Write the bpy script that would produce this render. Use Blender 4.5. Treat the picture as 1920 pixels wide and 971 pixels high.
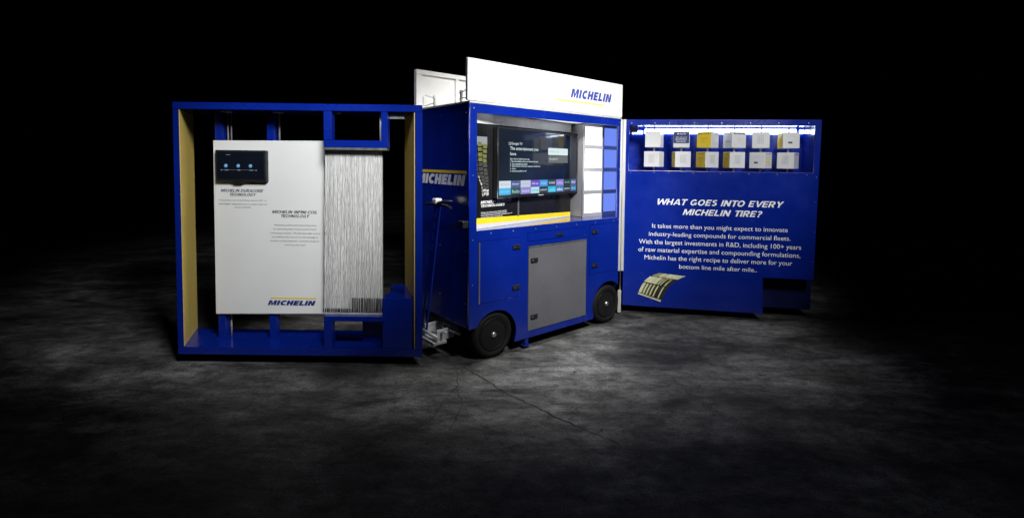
import bpy, bmesh, math, random
from mathutils import Matrix, Vector

random.seed(7)
S = bpy.context.scene
C = S.collection
for o in list(bpy.data.objects):
    bpy.data.objects.remove(o)
R = math.radians
DZ = 0.035            # the carts' own zero lies 35 mm above the floor

# ------------------------------------------------------------------ camera
pitch, roll = 0.0471, 0.0135
f = Vector((0, math.cos(pitch), -math.sin(pitch)))
r = Vector((1, 0, 0))
u = r.cross(f)
r2 = math.cos(roll) * r + math.sin(roll) * u
u2 = -math.sin(roll) * r + math.cos(roll) * u
cam = bpy.data.cameras.new("camera")
cam.sensor_width = 36
cam.lens = 923.8 * 36 / 1920
cam.shift_x = -(1052.15 - 960) / 1920
cam.shift_y = -(485.5 - 350.5) / 1920
cam.clip_end = 200
camo = bpy.data.objects.new("camera", cam)
C.objects.link(camo)
m = Matrix.Identity(4)
for i in range(3):
    m[i][0], m[i][1], m[i][2] = r2[i], u2[i], -f[i]
m[2][3] = 1.55 + DZ
camo.matrix_world = m
S.camera = camo

# ------------------------------------------------------------------ world, lamps, exposure
w = bpy.data.worlds.new("World")
S.world = w
w.use_nodes = True
w.node_tree.nodes["Background"].inputs[0].default_value = (0.5, 0.55, 0.7, 1)
w.node_tree.nodes["Background"].inputs[1].default_value = 0.0
S.view_settings.view_transform = 'Standard'
S.view_settings.look = 'None'
S.view_settings.exposure = 0
S.view_settings.gamma = 1


def spot(name, loc, aim, power, cone, blend, size=0.3, col=(1, 1, 1)):
    l = bpy.data.lights.new(name, 'SPOT')
    l.energy = power
    l.spot_size = R(cone)
    l.spot_blend = blend
    l.shadow_soft_size = size
    l.color = col
    o = bpy.data.objects.new(name, l)
    C.objects.link(o)
    o.location = loc
    o.rotation_euler = (Vector(aim) - Vector(loc)).to_track_quat('-Z', 'Y').to_euler()
    return o


spot("key_lamp", (1.15, 1.9, 3.45), (0.0, 4.35, 1.66), 1080, 53, 0.8, 0.35, (1, 0.985, 0.96))
spot("left_lamp", (-0.5, 1.6, 3.3), (-2.15, 3.8, 1.42), 640, 42, 0.55, 0.4, (0.98, 0.99, 1))
spot("right_lamp", (1.9, 1.6, 3.5), (1.6, 5.0, 1.62), 560, 45, 0.85, 0.4, (0.97, 0.98, 1))
for fx, fy, fp, fc in ((-1.65, 4.15, 460, 33), (-0.25, 3.78, 1050, 28), (1.25, 4.25, 430, 35)):
    spot("floor_pool_spot", (fx, fy, 5.0), (fx, fy, 0), fp, fc, 1.0, 0.4, (1, 0.98, 0.95))  # added overhead spots that shape the pool of light on the floor
l = bpy.data.lights.new("bay_fill", 'AREA')  # added fill without a fixture, brightens the bay ceiling
l.shape = 'RECTANGLE'
l.size, l.size_y, l.energy = 1.3, 0.06, 4.5
l.spread = R(70)
bay = bpy.data.objects.new("bay_fill", l)
C.objects.link(bay)
bay.matrix_world = Matrix.Translation((-0.02, 4.38, 1.215)) @ Matrix.Rotation(R(42.56), 4, 'Z') @ Matrix.Rotation(R(165), 4, 'X')

# ------------------------------------------------------------------ materials
MATS = {}


def mat(name, col, rough=0.5, metal=0.0, spec=0.5, coat=0.0, var=0.0, scale=8.0, bump=0.0, bscale=60.0, rvar=0.0, stretch=(1, 1, 1)):
    if name in MATS:
        return MATS[name]
    mt = bpy.data.materials.new(name)
    mt.use_nodes = True
    nt = mt.node_tree
    b = nt.nodes["Principled BSDF"]
    b.inputs["Base Color"].default_value = (*col, 1)
    b.inputs["Roughness"].default_value = rough
    b.inputs["Metallic"].default_value = metal
    b.inputs["Specular IOR Level"].default_value = spec
    b.inputs["Coat Weight"].default_value = coat
    b.inputs["Coat Roughness"].default_value = 0.08
    tc = nt.nodes.new("ShaderNodeTexCoord")
    mp = nt.nodes.new("ShaderNodeMapping")
    mp.inputs["Scale"].default_value = stretch
    nt.links.new(tc.outputs["Object"], mp.inputs[0])
    n = nt.nodes.new("ShaderNodeTexNoise")
    n.inputs["Scale"].default_value = scale
    n.inputs["Detail"].default_value = 6
    n.inputs["Roughness"].default_value = 0.65
    nt.links.new(mp.outputs[0], n.inputs["Vector"])
    if var:
        cr = nt.nodes.new("ShaderNodeValToRGB")
        cr.color_ramp.elements[0].position = 0.3
        cr.color_ramp.elements[1].position = 0.7
        cr.color_ramp.elements[0].color = (*[c * (1 - var) for c in col], 1)
        cr.color_ramp.elements[1].color = (*[min(1, c * (1 + var)) for c in col], 1)
        nt.links.new(n.outputs[0], cr.inputs[0])
        nt.links.new(cr.outputs[0], b.inputs["Base Color"])
    if rvar:
        mr = nt.nodes.new("ShaderNodeMapRange")
        mr.inputs["From Min"].default_value = 0.3
        mr.inputs["From Max"].default_value = 0.7
        mr.inputs["To Min"].default_value = max(0.03, rough - rvar)
        mr.inputs["To Max"].default_value = rough + rvar
        nt.links.new(n.outputs[0], mr.inputs[0])
        nt.links.new(mr.outputs[0], b.inputs["Roughness"])
    if bump:
        n2 = nt.nodes.new("ShaderNodeTexNoise")
        n2.inputs["Scale"].default_value = bscale
        n2.inputs["Detail"].default_value = 4
        nt.links.new(mp.outputs[0], n2.inputs["Vector"])
        bp = nt.nodes.new("ShaderNodeBump")
        bp.inputs["Strength"].default_value = bump
        bp.inputs["Distance"].default_value = 0.01
        nt.links.new(n2.outputs[0], bp.inputs["Height"])
        nt.links.new(bp.outputs[0], b.inputs["Normal"])
    MATS[name] = mt
    return mt


def emit(name, col, strength=1.0):
    if name in MATS:
        return MATS[name]
    mt = bpy.data.materials.new(name)
    mt.use_nodes = True
    b = mt.node_tree.nodes["Principled BSDF"]
    b.inputs["Base Color"].default_value = (0.02, 0.02, 0.02, 1)
    b.inputs["Roughness"].default_value = 0.2
    b.inputs["Emission Color"].default_value = (*col, 1)
    b.inputs["Emission Strength"].default_value = strength
    MATS[name] = mt
    return mt


BLUE = mat("blue_paint", (0.002, 0.015, 0.215), 0.24, spec=0.5, coat=0.5, var=0.10, scale=3, bump=0.05, bscale=6, rvar=0.07)
BLUE_WALL = mat("blue_mirror_sheet", (0.075, 0.12, 0.42), 0.05, metal=1.0, var=0.03, scale=2)
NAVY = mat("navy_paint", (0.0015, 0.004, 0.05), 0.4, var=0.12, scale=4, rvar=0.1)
DARK = mat("dark_cavity", (0.006, 0.006, 0.008), 0.8, var=0.2)
WHITE = mat("white_board", (0.74, 0.75, 0.74), 0.45, var=0.03, scale=2, bump=0.03, bscale=14, rvar=0.1)
SIGNW = mat("white_sign", (0.82, 0.82, 0.80), 0.4, var=0.02, scale=2)
YELLOW = mat("yellow_lining", (0.78, 0.58, 0.15), 0.42, var=0.10, scale=2.2, rvar=0.12, stretch=(1, 1, 0.3))
YEL = mat("yellow_print", (0.85, 0.62, 0.02), 0.4, var=0.06, scale=10)
PRINTBLUE = mat("blue_print", (0.01, 0.025, 0.16), 0.5, var=0.05)
PRINTBLACK = mat("black_print", (0.012, 0.012, 0.014), 0.55, var=0.1)
PRINTGREY = mat("grey_print", (0.17, 0.17, 0.17), 0.6, var=0.1)
PRINTWHITE = mat("white_print", (0.8, 0.8, 0.8), 0.5, var=0.04)
GREY = mat("grey_door", (0.105, 0.105, 0.12), 0.3, var=0.08, scale=3, rvar=0.1, bump=0.03, bscale=8)
BLACKP = mat("black_plastic", (0.012, 0.012, 0.013), 0.4, var=0.15, scale=30, rvar=0.1)
RUBBER = mat("tyre_rubber", (0.006, 0.006, 0.0065), 0.75, spec=0.25, var=0.3, scale=25, bump=0.2, bscale=80)
RIM = mat("black_rim", (0.004, 0.004, 0.0045), 0.5, spec=0.25, var=0.2, scale=12)
SILVER = mat("brushed_metal", (0.62, 0.62, 0.61), 0.35, metal=0.9, var=0.18, scale=20, rvar=0.12, stretch=(1, 1, 0.08))
ALU = mat("aluminium_channel", (0.55, 0.55, 0.53), 0.5, metal=0.3, var=0.22, scale=14, rvar=0.1, stretch=(1, 1, 0.1))
ZINC = mat("zinc_bracket", (0.38, 0.39, 0.40), 0.42, metal=0.25, var=0.3, scale=30)
CEIL = mat("grey_metal_sheet", (0.66, 0.67, 0.68), 0.35, metal=0.1, var=0.12, scale=6, rvar=0.1)
GRAPH = mat("black_graphic", (0.009, 0.0095, 0.011), 0.22, var=0.25, scale=6, rvar=0.08)
COUNTER = mat("counter_blue", (0.003, 0.018, 0.26), 0.12, spec=0.9, coat=0.8, var=0.08, scale=3, rvar=0.04)
CUBEW = mat("white_cube", (0.66, 0.66, 0.65), 0.4, var=0.04, scale=6)
STRAND = mat("white_cord", (0.66, 0.66, 0.65), 0.6, var=0.2, scale=14, stretch=(6, 6, 0.5))
CURTAIN_BACK = mat("curtain_backing", (0.30, 0.30, 0.29), 0.7, var=0.25, scale=30, stretch=(6, 6, 0.4))
TOWER = mat("white_plastic", (0.25, 0.25, 0.26), 0.35, var=0.03, scale=4)
LEDPANEL = emit("lit_panel", (1, 1, 1), 2.2)
LED = emit("led_strip", (0.80, 0.90, 1.0), 14.0)

# glossy television glass
TVG = mat("screen_glass", (0.006, 0.009, 0.016), 0.05, spec=0.9, coat=0.6, var=0.2, scale=2)
SCR_T = emit("screen_white", (0.75, 0.93, 0.95), 0.85)
SCR_G = emit("screen_grey", (0.16, 0.19, 0.2), 0.6)

# concrete floor
CON = bpy.data.materials.new("concrete_floor")
CON.use_nodes = True
nt = CON.node_tree
b = nt.nodes["Principled BSDF"]
tc = nt.nodes.new("ShaderNodeTexCoord")


def noise(scale, det, rough, stretch=(1, 1, 1), rot=0, dist=0.0):
    mp = nt.nodes.new("ShaderNodeMapping")
    mp.inputs["Scale"].default_value = stretch
    mp.inputs["Rotation"].default_value = (0, 0, rot)
    nt.links.new(tc.outputs["Object"], mp.inputs[0])
    n = nt.nodes.new("ShaderNodeTexNoise")
    n.inputs["Scale"].default_value = scale
    n.inputs["Detail"].default_value = det
    n.inputs["Roughness"].default_value = rough
    n.inputs["Distortion"].default_value = dist
    nt.links.new(mp.outputs[0], n.inputs["Vector"])
    return n.outputs[0]


def ramp(src, stops):
    cr = nt.nodes.new("ShaderNodeValToRGB")
    while len(cr.color_ramp.elements) < len(stops):
        cr.color_ramp.elements.new(0.5)
    for e, (p, v) in zip(cr.color_ramp.elements, stops):
        e.position = p
        e.color = (v, v, v * 1.0, 1)
    nt.links.new(src, cr.inputs[0])
    return cr.outputs[0]


def mul(a, c):
    mx = nt.nodes.new("ShaderNodeMix")
    mx.data_type = 'RGBA'
    mx.blend_type = 'MULTIPLY'
    mx.inputs[0].default_value = 1
    nt.links.new(a, mx.inputs[6])
    nt.links.new(c, mx.inputs[7])
    return mx.outputs[2]


n1 = noise(0.9, 12, 0.68, (1, 1.15, 1), 0.5, 0.5)
n2 = noise(2.0, 13, 0.76, (0.5, 1.7, 1), -0.75, 0.6)
n3 = noise(110, 3, 0.8)
n4 = noise(6.5, 12, 0.82, (0.75, 1.3, 1), 0.6, 0.3)
n5 = noise(15, 9, 0.82, (1, 1, 1), 0.1, 0.2)
colr = mul(mul(ramp(n1, [(0.34, 0.035), (0.50, 0.078), (0.64, 0.17)]), ramp(n2, [(0.40, 0.36), (0.5, 0.9), (0.58, 1.3)])),
           mul(mul(ramp(n3, [(0.36, 0.4), (0.52, 1.0), (0.66, 1.5)]), ramp(n4, [(0.40, 0.48), (0.50, 1.0), (0.62, 1.35)])), ramp(n5, [(0.36, 0.12), (0.42, 0.95), (0.62, 1.15)])))
nt.links.new(colr, b.inputs["Base Color"])
nt.links.new(ramp(n2, [(0.3, 0.55), (0.7, 0.85)]), b.inputs["Roughness"])
b.inputs["Specular IOR Level"].default_value = 0.2
bp = nt.nodes.new("ShaderNodeBump")
bp.inputs["Strength"].default_value = 0.6
bp.inputs["Distance"].default_value = 0.015
nt.links.new(n4, bp.inputs["Height"])
bp2 = nt.nodes.new("ShaderNodeBump")
bp2.inputs["Strength"].default_value = 0.4
bp2.inputs["Distance"].default_value = 0.004
nt.links.new(n3, bp2.inputs["Height"])
nt.links.new(bp.outputs[0], bp2.inputs["Normal"])
nt.links.new(bp2.outputs[0], b.inputs["Normal"])


# ------------------------------------------------------------------ building helpers
class Frame:
    """a local frame standing on the floor: x along the face, y away from the camera, z up"""
    def __init__(self, x, y, yaw):
        X = Vector((math.sin(yaw), math.cos(yaw), 0))
        Y = Vector((-X.y, X.x, 0))
        self.M = Matrix(((X.x, Y.x, 0, x), (X.y, Y.y, 0, y), (0, 0, 1, DZ), (0, 0, 0, 1)))


CART = Frame(-0.6995, 3.7574, 0.8281)
LEFT = Frame(-2.943, 3.7414, 1.5694)
RIGHT = Frame(0.6735, 5.2118, 1.7342)
WORLD = Frame(0, 0, math.pi / 2)
WORLD.M = Matrix.Identity(4)
SUB = {}


def thing(name, label, cat, fr, origin, group=None, rot=None):
    o = bpy.data.objects.new(name, None)
    C.objects.link(o)
    M = fr.M @ Matrix.Translation(origin)
    if rot is not None:
        M = M @ Matrix.Rotation(rot, 4, 'Z')
    o.matrix_world = M
    o.empty_display_size = 0.1
    o["label"] = label
    o["category"] = cat
    if group:
        o["group"] = group
    SUB[o.name] = M
    return o


def link(name, me, mt, parent, M):
    """mesh whose vertices are given in matrix M's space, hung under parent"""
    P = SUB[parent.name] if parent is not None else Matrix.Identity(4)
    me.transform(P.inverted() @ M)
    me.name = name
    if mt is not None:
        for q in (mt if isinstance(mt, (list, tuple)) else [mt]):
            me.materials.append(q)
    o = bpy.data.objects.new(name, me)
    C.objects.link(o)
    if parent is not None:
        o.parent = parent
        SUB[o.name] = P
    return o


def obj(name, bm, mt, parent, fr):
    bmesh.ops.recalc_face_normals(bm, faces=bm.faces)
    me = bpy.data.meshes.new(name)
    bm.to_mesh(me)
    bm.free()
    return link(name, me, mt, parent, fr.M if isinstance(fr, Frame) else fr)


def NB():
    return bmesh.new()


def box(bm, x0, x1, y0, y1, z0, z1, bev=0.0, mi=0):
    M = Matrix.Translation(((x0 + x1) / 2, (y0 + y1) / 2, (z0 + z1) / 2)) @ Matrix.Diagonal((x1 - x0, y1 - y0, z1 - z0, 1))
    res = bmesh.ops.create_cube(bm, size=1, matrix=M)
    vs = res['verts']
    fs = {f_ for v in vs for f_ in v.link_faces}
    for f_ in fs:
        f_.material_index = mi
    if bev:
        es = list({e for v in vs for e in v.link_edges})
        bmesh.ops.bevel(bm, geom=es, offset=bev, segments=2, affect='EDGES', profile=0.5)
    return bm


def hexa(bm, p, mi=0):
    """8 points: front quad then back quad, same order"""
    v = [bm.verts.new(q) for q in p]
    for idx in ((0, 1, 2, 3), (7, 6, 5, 4), (0, 4, 5, 1), (1, 5, 6, 2), (2, 6, 7, 3), (3, 7, 4, 0)):
        bm.faces.new([v[i] for i in idx]).material_index = mi


def tube(bm, pts, rad, sides=8, cap=True):
    pts = [Vector(p) for p in pts]
    rings = []
    for i, p in enumerate(pts):
        d = (pts[min(i + 1, len(pts) - 1)] - pts[max(i - 1, 0)]).normalized()
        a = d.orthogonal().normalized() if i == 0 else (a - d * a.dot(d)).normalized()
        c = d.cross(a)
        rr = rad[i] if isinstance(rad, (list, tuple)) else rad
        rings.append([bm.verts.new(p + rr * (math.cos(t) * a + math.sin(t) * c)) for t in [2 * math.pi * k / sides for k in range(sides)]])
    for A, B in zip(rings, rings[1:]):
        for k in range(sides):
            bm.faces.new((A[k], A[(k + 1) % sides], B[(k + 1) % sides], B[k])).smooth = True
    if cap:
        bm.faces.new(rings[0][::-1])
        bm.faces.new(rings[-1])


def lathe(bm, prof, cx, cz, seg=48):
    """profile of (radius, y) spun about the y axis through (cx, cz)"""
    rings = []
    for rr, y in prof:
        rings.append([bm.verts.new((cx + rr * math.cos(t), y, cz + rr * math.sin(t))) for t in [2 * math.pi * k / seg for k in range(seg)]])
    for A, B in zip(rings, rings[1:]):
        for k in range(seg):
            bm.faces.new((A[k], A[(k + 1) % seg], B[(k + 1) % seg], B[k])).smooth = True
    if prof[0][0] > 1e-4:
        bm.faces.new(rings[0])
    if prof[-1][0] > 1e-4:
        bm.faces.new(rings[-1][::-1])


AXZ = Matrix(((1, 0, 0, 0), (0, 0, -1, 0), (0, 1, 0, 0), (0, 0, 0, 1)))      # flat drawing (x, z) facing -y
SIDE = Matrix(((0, 0, -1, 0), (-1, 0, 0, 0), (0, 1, 0, 0), (0, 0, 0, 1)))    # flat drawing (-y, z) facing -x


def at_y(y, ax=AXZ):
    return Matrix.Translation((0, y, 0)) @ ax


def at_x(x):
    return Matrix.Translation((x, 0, 0)) @ SIDE


def curve_mesh(splines, ext, bev=0.0):
    cu = bpy.data.curves.new("tmp", 'CURVE')
    cu.dimensions = '2D'
    cu.fill_mode = 'BOTH'
    cu.extrude = ext
    cu.bevel_depth = bev
    cu.bevel_resolution = 1
    for pts in splines:
        sp = cu.splines.new('POLY')
        sp.points.add(len(pts) - 1)
        for q, (x, z) in zip(sp.points, pts):
            q.co = (x, z, 0, 1)
        sp.use_cyclic_u = True
    o = bpy.data.objects.new("tmp", cu)
    C.objects.link(o)
    dg = bpy.context.evaluated_depsgraph_get()
    me = bpy.data.meshes.new_from_object(o.evaluated_get(dg))
    bpy.data.objects.remove(o)
    bpy.data.curves.remove(cu)
    return me


def plate(name, splines, y0, y1, mt, parent, fr, bev=0.0015):
    """a sheet between depth y0 and y1 with the drawn outline and holes"""
    t = (y1 - y0) / 2
    me = curve_mesh(splines, t - bev, bev)
    return link(name, me, mt, parent, fr.M @ at_y((y0 + y1) / 2))


def text_mesh(body, size=1.0, shear=0.0, bold=0.0, align='LEFT', line=1.0, ext=0.0006):
    cu = bpy.data.curves.new("tmp", 'FONT')
    cu.body = body
    cu.size = size
    cu.shear = shear
    cu.offset = bold
    cu.align_x = align
    cu.space_line = line
    cu.extrude = 0.0
    cu.resolution_u = 3
    o = bpy.data.objects.new("tmp", cu)
    C.objects.link(o)
    dg = bpy.context.evaluated_depsgraph_get()
    me = bpy.data.meshes.new_from_object(o.evaluated_get(dg))
    bpy.data.objects.remove(o)
    bpy.data.curves.remove(cu)
    return me


def fit(me, x0, x1, z0, z1):
    xs = [v.co.x for v in me.vertices]
    zs = [v.co.y for v in me.vertices]
    a, b_, c, d = min(xs), max(xs), min(zs), max(zs)
    sx, sz = (x1 - x0) / (b_ - a), (z1 - z0) / (d - c)
    for v in me.vertices:
        v.co.x = x0 + (v.co.x - a) * sx
        v.co.y = z0 + (v.co.y - c) * sz
        v.co.z = 0
    return me


def join(meshes):
    bm = bmesh.new()
    for q in meshes:
        bm.from_mesh(q)
        bpy.data.meshes.remove(q)
    me = bpy.data.meshes.new("joined")
    bm.to_mesh(me)
    bm.free()
    return me


def words(name, rows, mt, parent, M, shear=0.0, bold=0.0):
    """rows of (text, x0, x1, z0, z1) set on the flat drawing space M"""
    ms = [fit(text_mesh(t, 1.0, shear, bold), *bb) for t, *bb in rows]
    return link(name, join(ms), mt, parent, M)


def flat(bm, x0, x1, z0, z1):
    v = [bm.verts.new(p) for p in ((x0, z0, 0), (x1, z0, 0), (x1, z1, 0), (x0, z1, 0))]
    bm.faces.new(v)


def ribbon(pts, t):
    """outline of an open stroke of width t"""
    l, r_ = [], []
    for i, p in enumerate(pts):
        a, c = pts[max(i - 1, 0)], pts[min(i + 1, len(pts) - 1)]
        d = math.hypot(c[0] - a[0], c[1] - a[1])
        nx, nz = -(c[1] - a[1]) / d * t / 2, (c[0] - a[0]) / d * t / 2
        l.append((p[0] + nx, p[1] + nz))
        r_.append((p[0] - nx, p[1] - nz))
    return l + r_[::-1]


def ell(cx, cz, rx, rz, a0, a1, n=16):
    return [(cx + rx * math.cos(R(a0 + (a1 - a0) * k / n)), cz + rz * math.sin(R(a0 + (a1 - a0) * k / n))) for k in range(n + 1)]


def glyph(c, t):
    """heavy capitals one unit high: (list of outlines, width)"""
    h = t / 2
    q = t * 0.82
    m_ = 0.5 - q / 2
    if c == 'A':
        return [[(0, 0), (.5 - h * 1.1, 1), (.5 + h * 1.1, 1), (1, 0), (1 - t * 1.1, 0), (.5 + .5 * .62, .20) if False else (.83 - h * .9, .20), (.17 + h * .9, .20), (t * 1.1, 0)], [(.24 + h, .20 + q * .9), (.76 - h, .20 + q * .9), (.5, 1 - t * .9)]], 1.0
    if c in 'CG':
        pts = ell(.45, .5, .45 - h, .5 - q / 2, 42, 318, 20)
        if c == 'C':
            return [ribbon(pts, t * .95)], .76
        pts = ell(.45, .5, .45 - h, .5 - q / 2, 42, 300, 20) + [(.9 - h, .14), (.9 - h, .47)]
        return [ribbon(pts, t * .9), rect(.5, .9 - t - .004, .47 - q, .47) if False else rect(.48, .9 - t * .98, .47 - q, .47)], .9
    if c == 'D':
        return [[(0, 0), (.42, 0)] + ell(.42, .5, .45, .5, -88, 88) + [(.42, 1), (0, 1)], [(t, q), (.42, q)] + ell(.42, .5, .45 - t, .5 - q, -88, 88) + [(.42, 1 - q), (t, 1 - q)]], .87
    if c == 'E':
        return [[(0, 0), (.68, 0), (.68, q), (t, q), (t, m_), (.62, m_), (.62, m_ + q), (t, m_ + q), (t, 1 - q), (.68, 1 - q), (.68, 1), (0, 1)]], .68
    if c == 'F':
        return [[(0, 0), (t, 0), (t, m_ - .03), (.6, m_ - .03), (.6, m_ + q - .03), (t, m_ + q - .03), (t, 1 - q), (.66, 1 - q), (.66, 1), (0, 1)]], .64
    if c == 'H':
        return [[(0, 0), (t, 0), (t, m_), (.82 - t, m_), (.82 - t, 0), (.82, 0), (.82, 1), (.82 - t, 1), (.82 - t, m_ + q), (t, m_ + q), (t, 1), (0, 1)]], .82
    if c == 'I':
        return [rect(0, t, 0, 1)], t
    if c == 'L':
        return [[(0, 0), (.64, 0), (.64, q), (t, q), (t, 1), (0, 1)]], .64
    if c == 'M':
        return [[(0, 0), (t * .92, 0), (t * .92, .60), (.53 - h * .55, .02), (.53 + h * .55, .02), (1.06 - t * .92, .60), (1.06 - t * .92, 0), (1.06, 0), (1.06, 1), (1.06 - t * 1.15, 1), (.53, .42), (t * 1.15, 1), (0, 1)]], 1.06
    if c == 'N':
        return [[(0, 0), (t, 0), (t, .58), (.86 - t * 1.1, 0), (.86, 0), (.86, 1), (.86 - t, 1), (.86 - t, .42), (t * 1.1, 1), (0, 1)]], .86
    if c == 'O':
        return [ell(.47, .5, .47, .51, 0, 350, 26), ell(.47, .5, .47 - t, .51 - q, 0, 350, 26)], .94
    if c == 'R':
        return [[(0, 0), (t, 0), (t, .34), (.36, .34), (.54, 0), (.54 + t * 1.15, 0), (.57, .38)] + ell(.44, .68, .34, .32, -55, 90, 10) + [(0, 1)], [(t, .34 + q * .85)] + ell(.42, .68, .34 - t, .32 - q, -80, 80, 8) + [(t, 1 - q)]], .8
    if c == 'S':
        return [ribbon(ell(.36, .74, .34 - h, .26 - q / 2, 35, 250, 12) + ell(.36, .28, .36 - h, .28 - q / 2, 75, -150, 12), t * .86)], .72
    if c == 'T':
        return [[(.39 - h, 0), (.39 + h, 0), (.39 + h, 1 - q), (.78, 1 - q), (.78, 1), (0, 1), (0, 1 - q), (.39 - h, 1 - q)]], .78
    if c == 'U':
        return [ribbon([(h, 1), (h, .55)] + ell(.41, .42, .41 - h, .42 - q / 2, 180, 360, 14) + [(.82 - h, .55), (.82 - h, 1)], t)], .82
    if c == 'V':
        return [[(.48 - h * .9, 0), (.48 + h * .9, 0), (.96, 1), (.96 - t * 1.1, 1), (.48, .27), (t * 1.1, 1), (0, 1)]], .96
    if c == 'W':
        return [[(.36 - h, 0), (.36 + h * .7, 0), (.70, .66), (1.04 - h * .7, 0), (1.04 + h, 0), (1.40, 1), (1.40 - t, 1), (1.04, .30), (.70 + h * .7, 1), (.70 - h * .7, 1), (.36, .30), (t, 1), (0, 1)]], 1.4
    if c == 'Y':
        return [[(.44 - h, 0), (.44 + h, 0), (.44 + h, .40), (.88, 1), (.88 - t * 1.15, 1), (.44, .62), (t * 1.15, 1), (0, 1), (.44 - h, .40)]], .88
    if c == '?':
        return [ribbon(ell(.32, .72, .32 - h, .28 - q / 2, 160, -60, 12) + [(.32, .40), (.32, .27)], t * .9), rect(.32 - h, .32 + h, 0, .18)], .62
    if c == '-':
        return [rect(.04, .34, .36, .36 + q)], .4
    return [], .34


def caps(name, rows, mt, parent, M, slant=0.28, t=0.24, gap=0.13):
    """bold slanted capitals, rows of (text, x0, x1, z0, z1)"""
    ms = []
    for txt, x0, x1, z0, z1 in rows:
        x = 0
        row = []
        for ch in txt:
            outs, wd = glyph(ch, t)
            if outs:
                me = curve_mesh([[(x + px + slant * pz, pz) for px, pz in o_] for o_ in outs], 0.0)
                row.append(me)
            x += wd + (gap if ch not in 'WATVY' else gap * 0.2)
        ms.append(fit(join(row), x0, x1, z0, z1))
    return link(name, join(ms), mt, parent, M)


def blur_lines(rows, seed=1):
    """tiny print too small to read: words as short dashes"""
    rnd = random.Random(seed)
    bm = bmesh.new()
    for x0, x1, z, h in rows:
        x = x0
        while x < x1 - h:
            L = min(rnd.uniform(1.6, 4.5) * h, x1 - x)
            flat(bm, x, x + L, z, z + h * rnd.uniform(0.55, 1.0))
            x += L + h * 0.6
    return bm


def arc(cx, cz, rr, a0, a1, n=18):
    return [(cx + rr * math.cos(R(a0 + (a1 - a0) * k / n)), cz + rr * math.sin(R(a0 + (a1 - a0) * k / n))) for k in range(n + 1)]


def rect(x0, x1, z0, z1):
    return [(x0, z0), (x1, z0), (x1, z1), (x0, z1)]


# ------------------------------------------------------------------ floor
bm = NB()
bmesh.ops.create_grid(bm, x_segments=8, y_segments=8, size=40)
fl = obj("floor", bm, CON, None, WORLD)
fl["kind"] = "structure"


def crack(pts, wd, seed):
    rnd = random.Random(seed)
    bm = NB()
    P = []
    for (ax, ay), (bx, by) in zip(pts, pts[1:]):
        n = max(2, int(math.hypot(bx - ax, by - ay) / 0.035))
        for k in range(n):
            t = k / n
            P.append((ax + (bx - ax) * t + rnd.uniform(-1, 1) * 0.010, ay + (by - ay) * t + rnd.uniform(-1, 1) * 0.010))
    prev = None
    for i, (x, y) in enumerate(P):
        ww = wd * rnd.uniform(0.3, 1.3) * min(1, (len(P) - i) / 6 + 0.1)
        cur = (bm.verts.new((x - ww, y - ww * 0.5, 0.003)), bm.verts.new((x + ww, y + ww * 0.5, 0.003)))
        if prev:
            bm.faces.new((prev[0], prev[1], cur[1], cur[0]))
        prev = cur
    o = obj("floor_crack", bm, DARKCRACK, None, WORLD)
    o["kind"] = "structure"


DARKCRACK = mat("crack_dirt", (0.012, 0.012, 0.011), 0.9, var=0.4, scale=40)
crack([(-0.73, 3.75), (-0.33, 3.30), (-0.02, 3.02), (0.30, 2.76), (0.46, 2.62)], 0.0045, 1)
crack([(-0.78, 3.72), (-0.72, 3.42), (-0.77, 3.1), (-0.80, 2.8)], 0.003, 2)
crack([(-0.72, 3.42), (-0.63, 3.15), (-0.64, 2.8)], 0.003, 3)
crack([(1.20, 3.68), (0.86, 3.3), (0.52, 2.97)], 0.004, 4)

# ------------------------------------------------------------------ the cart
L = 1.7474
W = 0.883
ZT = 2.0
cart = thing("display_cart", "blue wheeled display cart with grey door, screen bay and white roof sign", "cart", CART, (0.87, 0.44, -DZ))
a1, a2 = (0.25, 0.15, 0.212), (1.603, 0.172, 0.222)
zb = 0.058
outline = [(0, 0.255)]
th0 = math.degrees(math.acos(max(-1, (0.068 - a1[0]) / a1[2])))
outline += arc(a1[0], a1[1], a1[2], 150, -25)
outline += [(0.452, zb), (1.388, zb)]
outline += arc(a2[0], a2[1], a2[2], 203, 48)
outline += [(L, 0.335), (L, ZT), (0, ZT)]
DOORS = {'left': (0.088, 0.487, 0.441, 0.928), 'grey': (0.584, 1.277, 0.118, 0.842), 'right': (1.330, 1.730, 0.497, 0.968), 'drawer': (0.577, 1.255, 0.889, 0.956)}
g = 0.0055
holes = [rect(0.064, 1.714, 1.018, 1.932)]
for k, (x0, x1, z0, z1) in DOORS.items():
    holes.append(rect(x0 - g, x1 + g, z0 - g, z1 + g))
front = plate("front_panel", [outline] + holes, 0.0, 0.02, BLUE, cart, CART)
# box behind the doors, side, back, roof
bm = NB()
box(bm, 0.03, L - 0.03, 0.22, W - 0.03, 0.2, 1.0)
box(bm, 0.50, 1.36, 0.03, 0.22, 0.075, 0.99)
box(bm, 0.06, 0.50, 0.03, 0.22, 0.40, 0.99)
box(bm, 1.36, L - 0.02, 0.03, 0.22, 0.43, 0.99)
obj("cabinet_box", bm, DARK, cart, CART)
bm = NB()
box(bm, 0.0, 0.02, 0.022, W, 0.258, ZT, 0.002)
side = obj("side_panel", bm, NAVY if False else BLUE, cart, CART)
bm = NB()
box(bm, L - 0.032, L, 0.022, W, 0.30, ZT, 0.002)
obj("side_panel", bm, BLUE_WALL, cart, CART)
bm = NB()
box(bm, 0.022, L - 0.034, W - 0.02, W, 0.2, ZT, 0.002)
obj("rear_panel", bm, BLUE, cart, CART)
bm = NB()
box(bm, -0.004, L + 0.004, -0.004, W + 0.004, ZT + 0.002, ZT + 0.018, 0.002)
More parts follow.
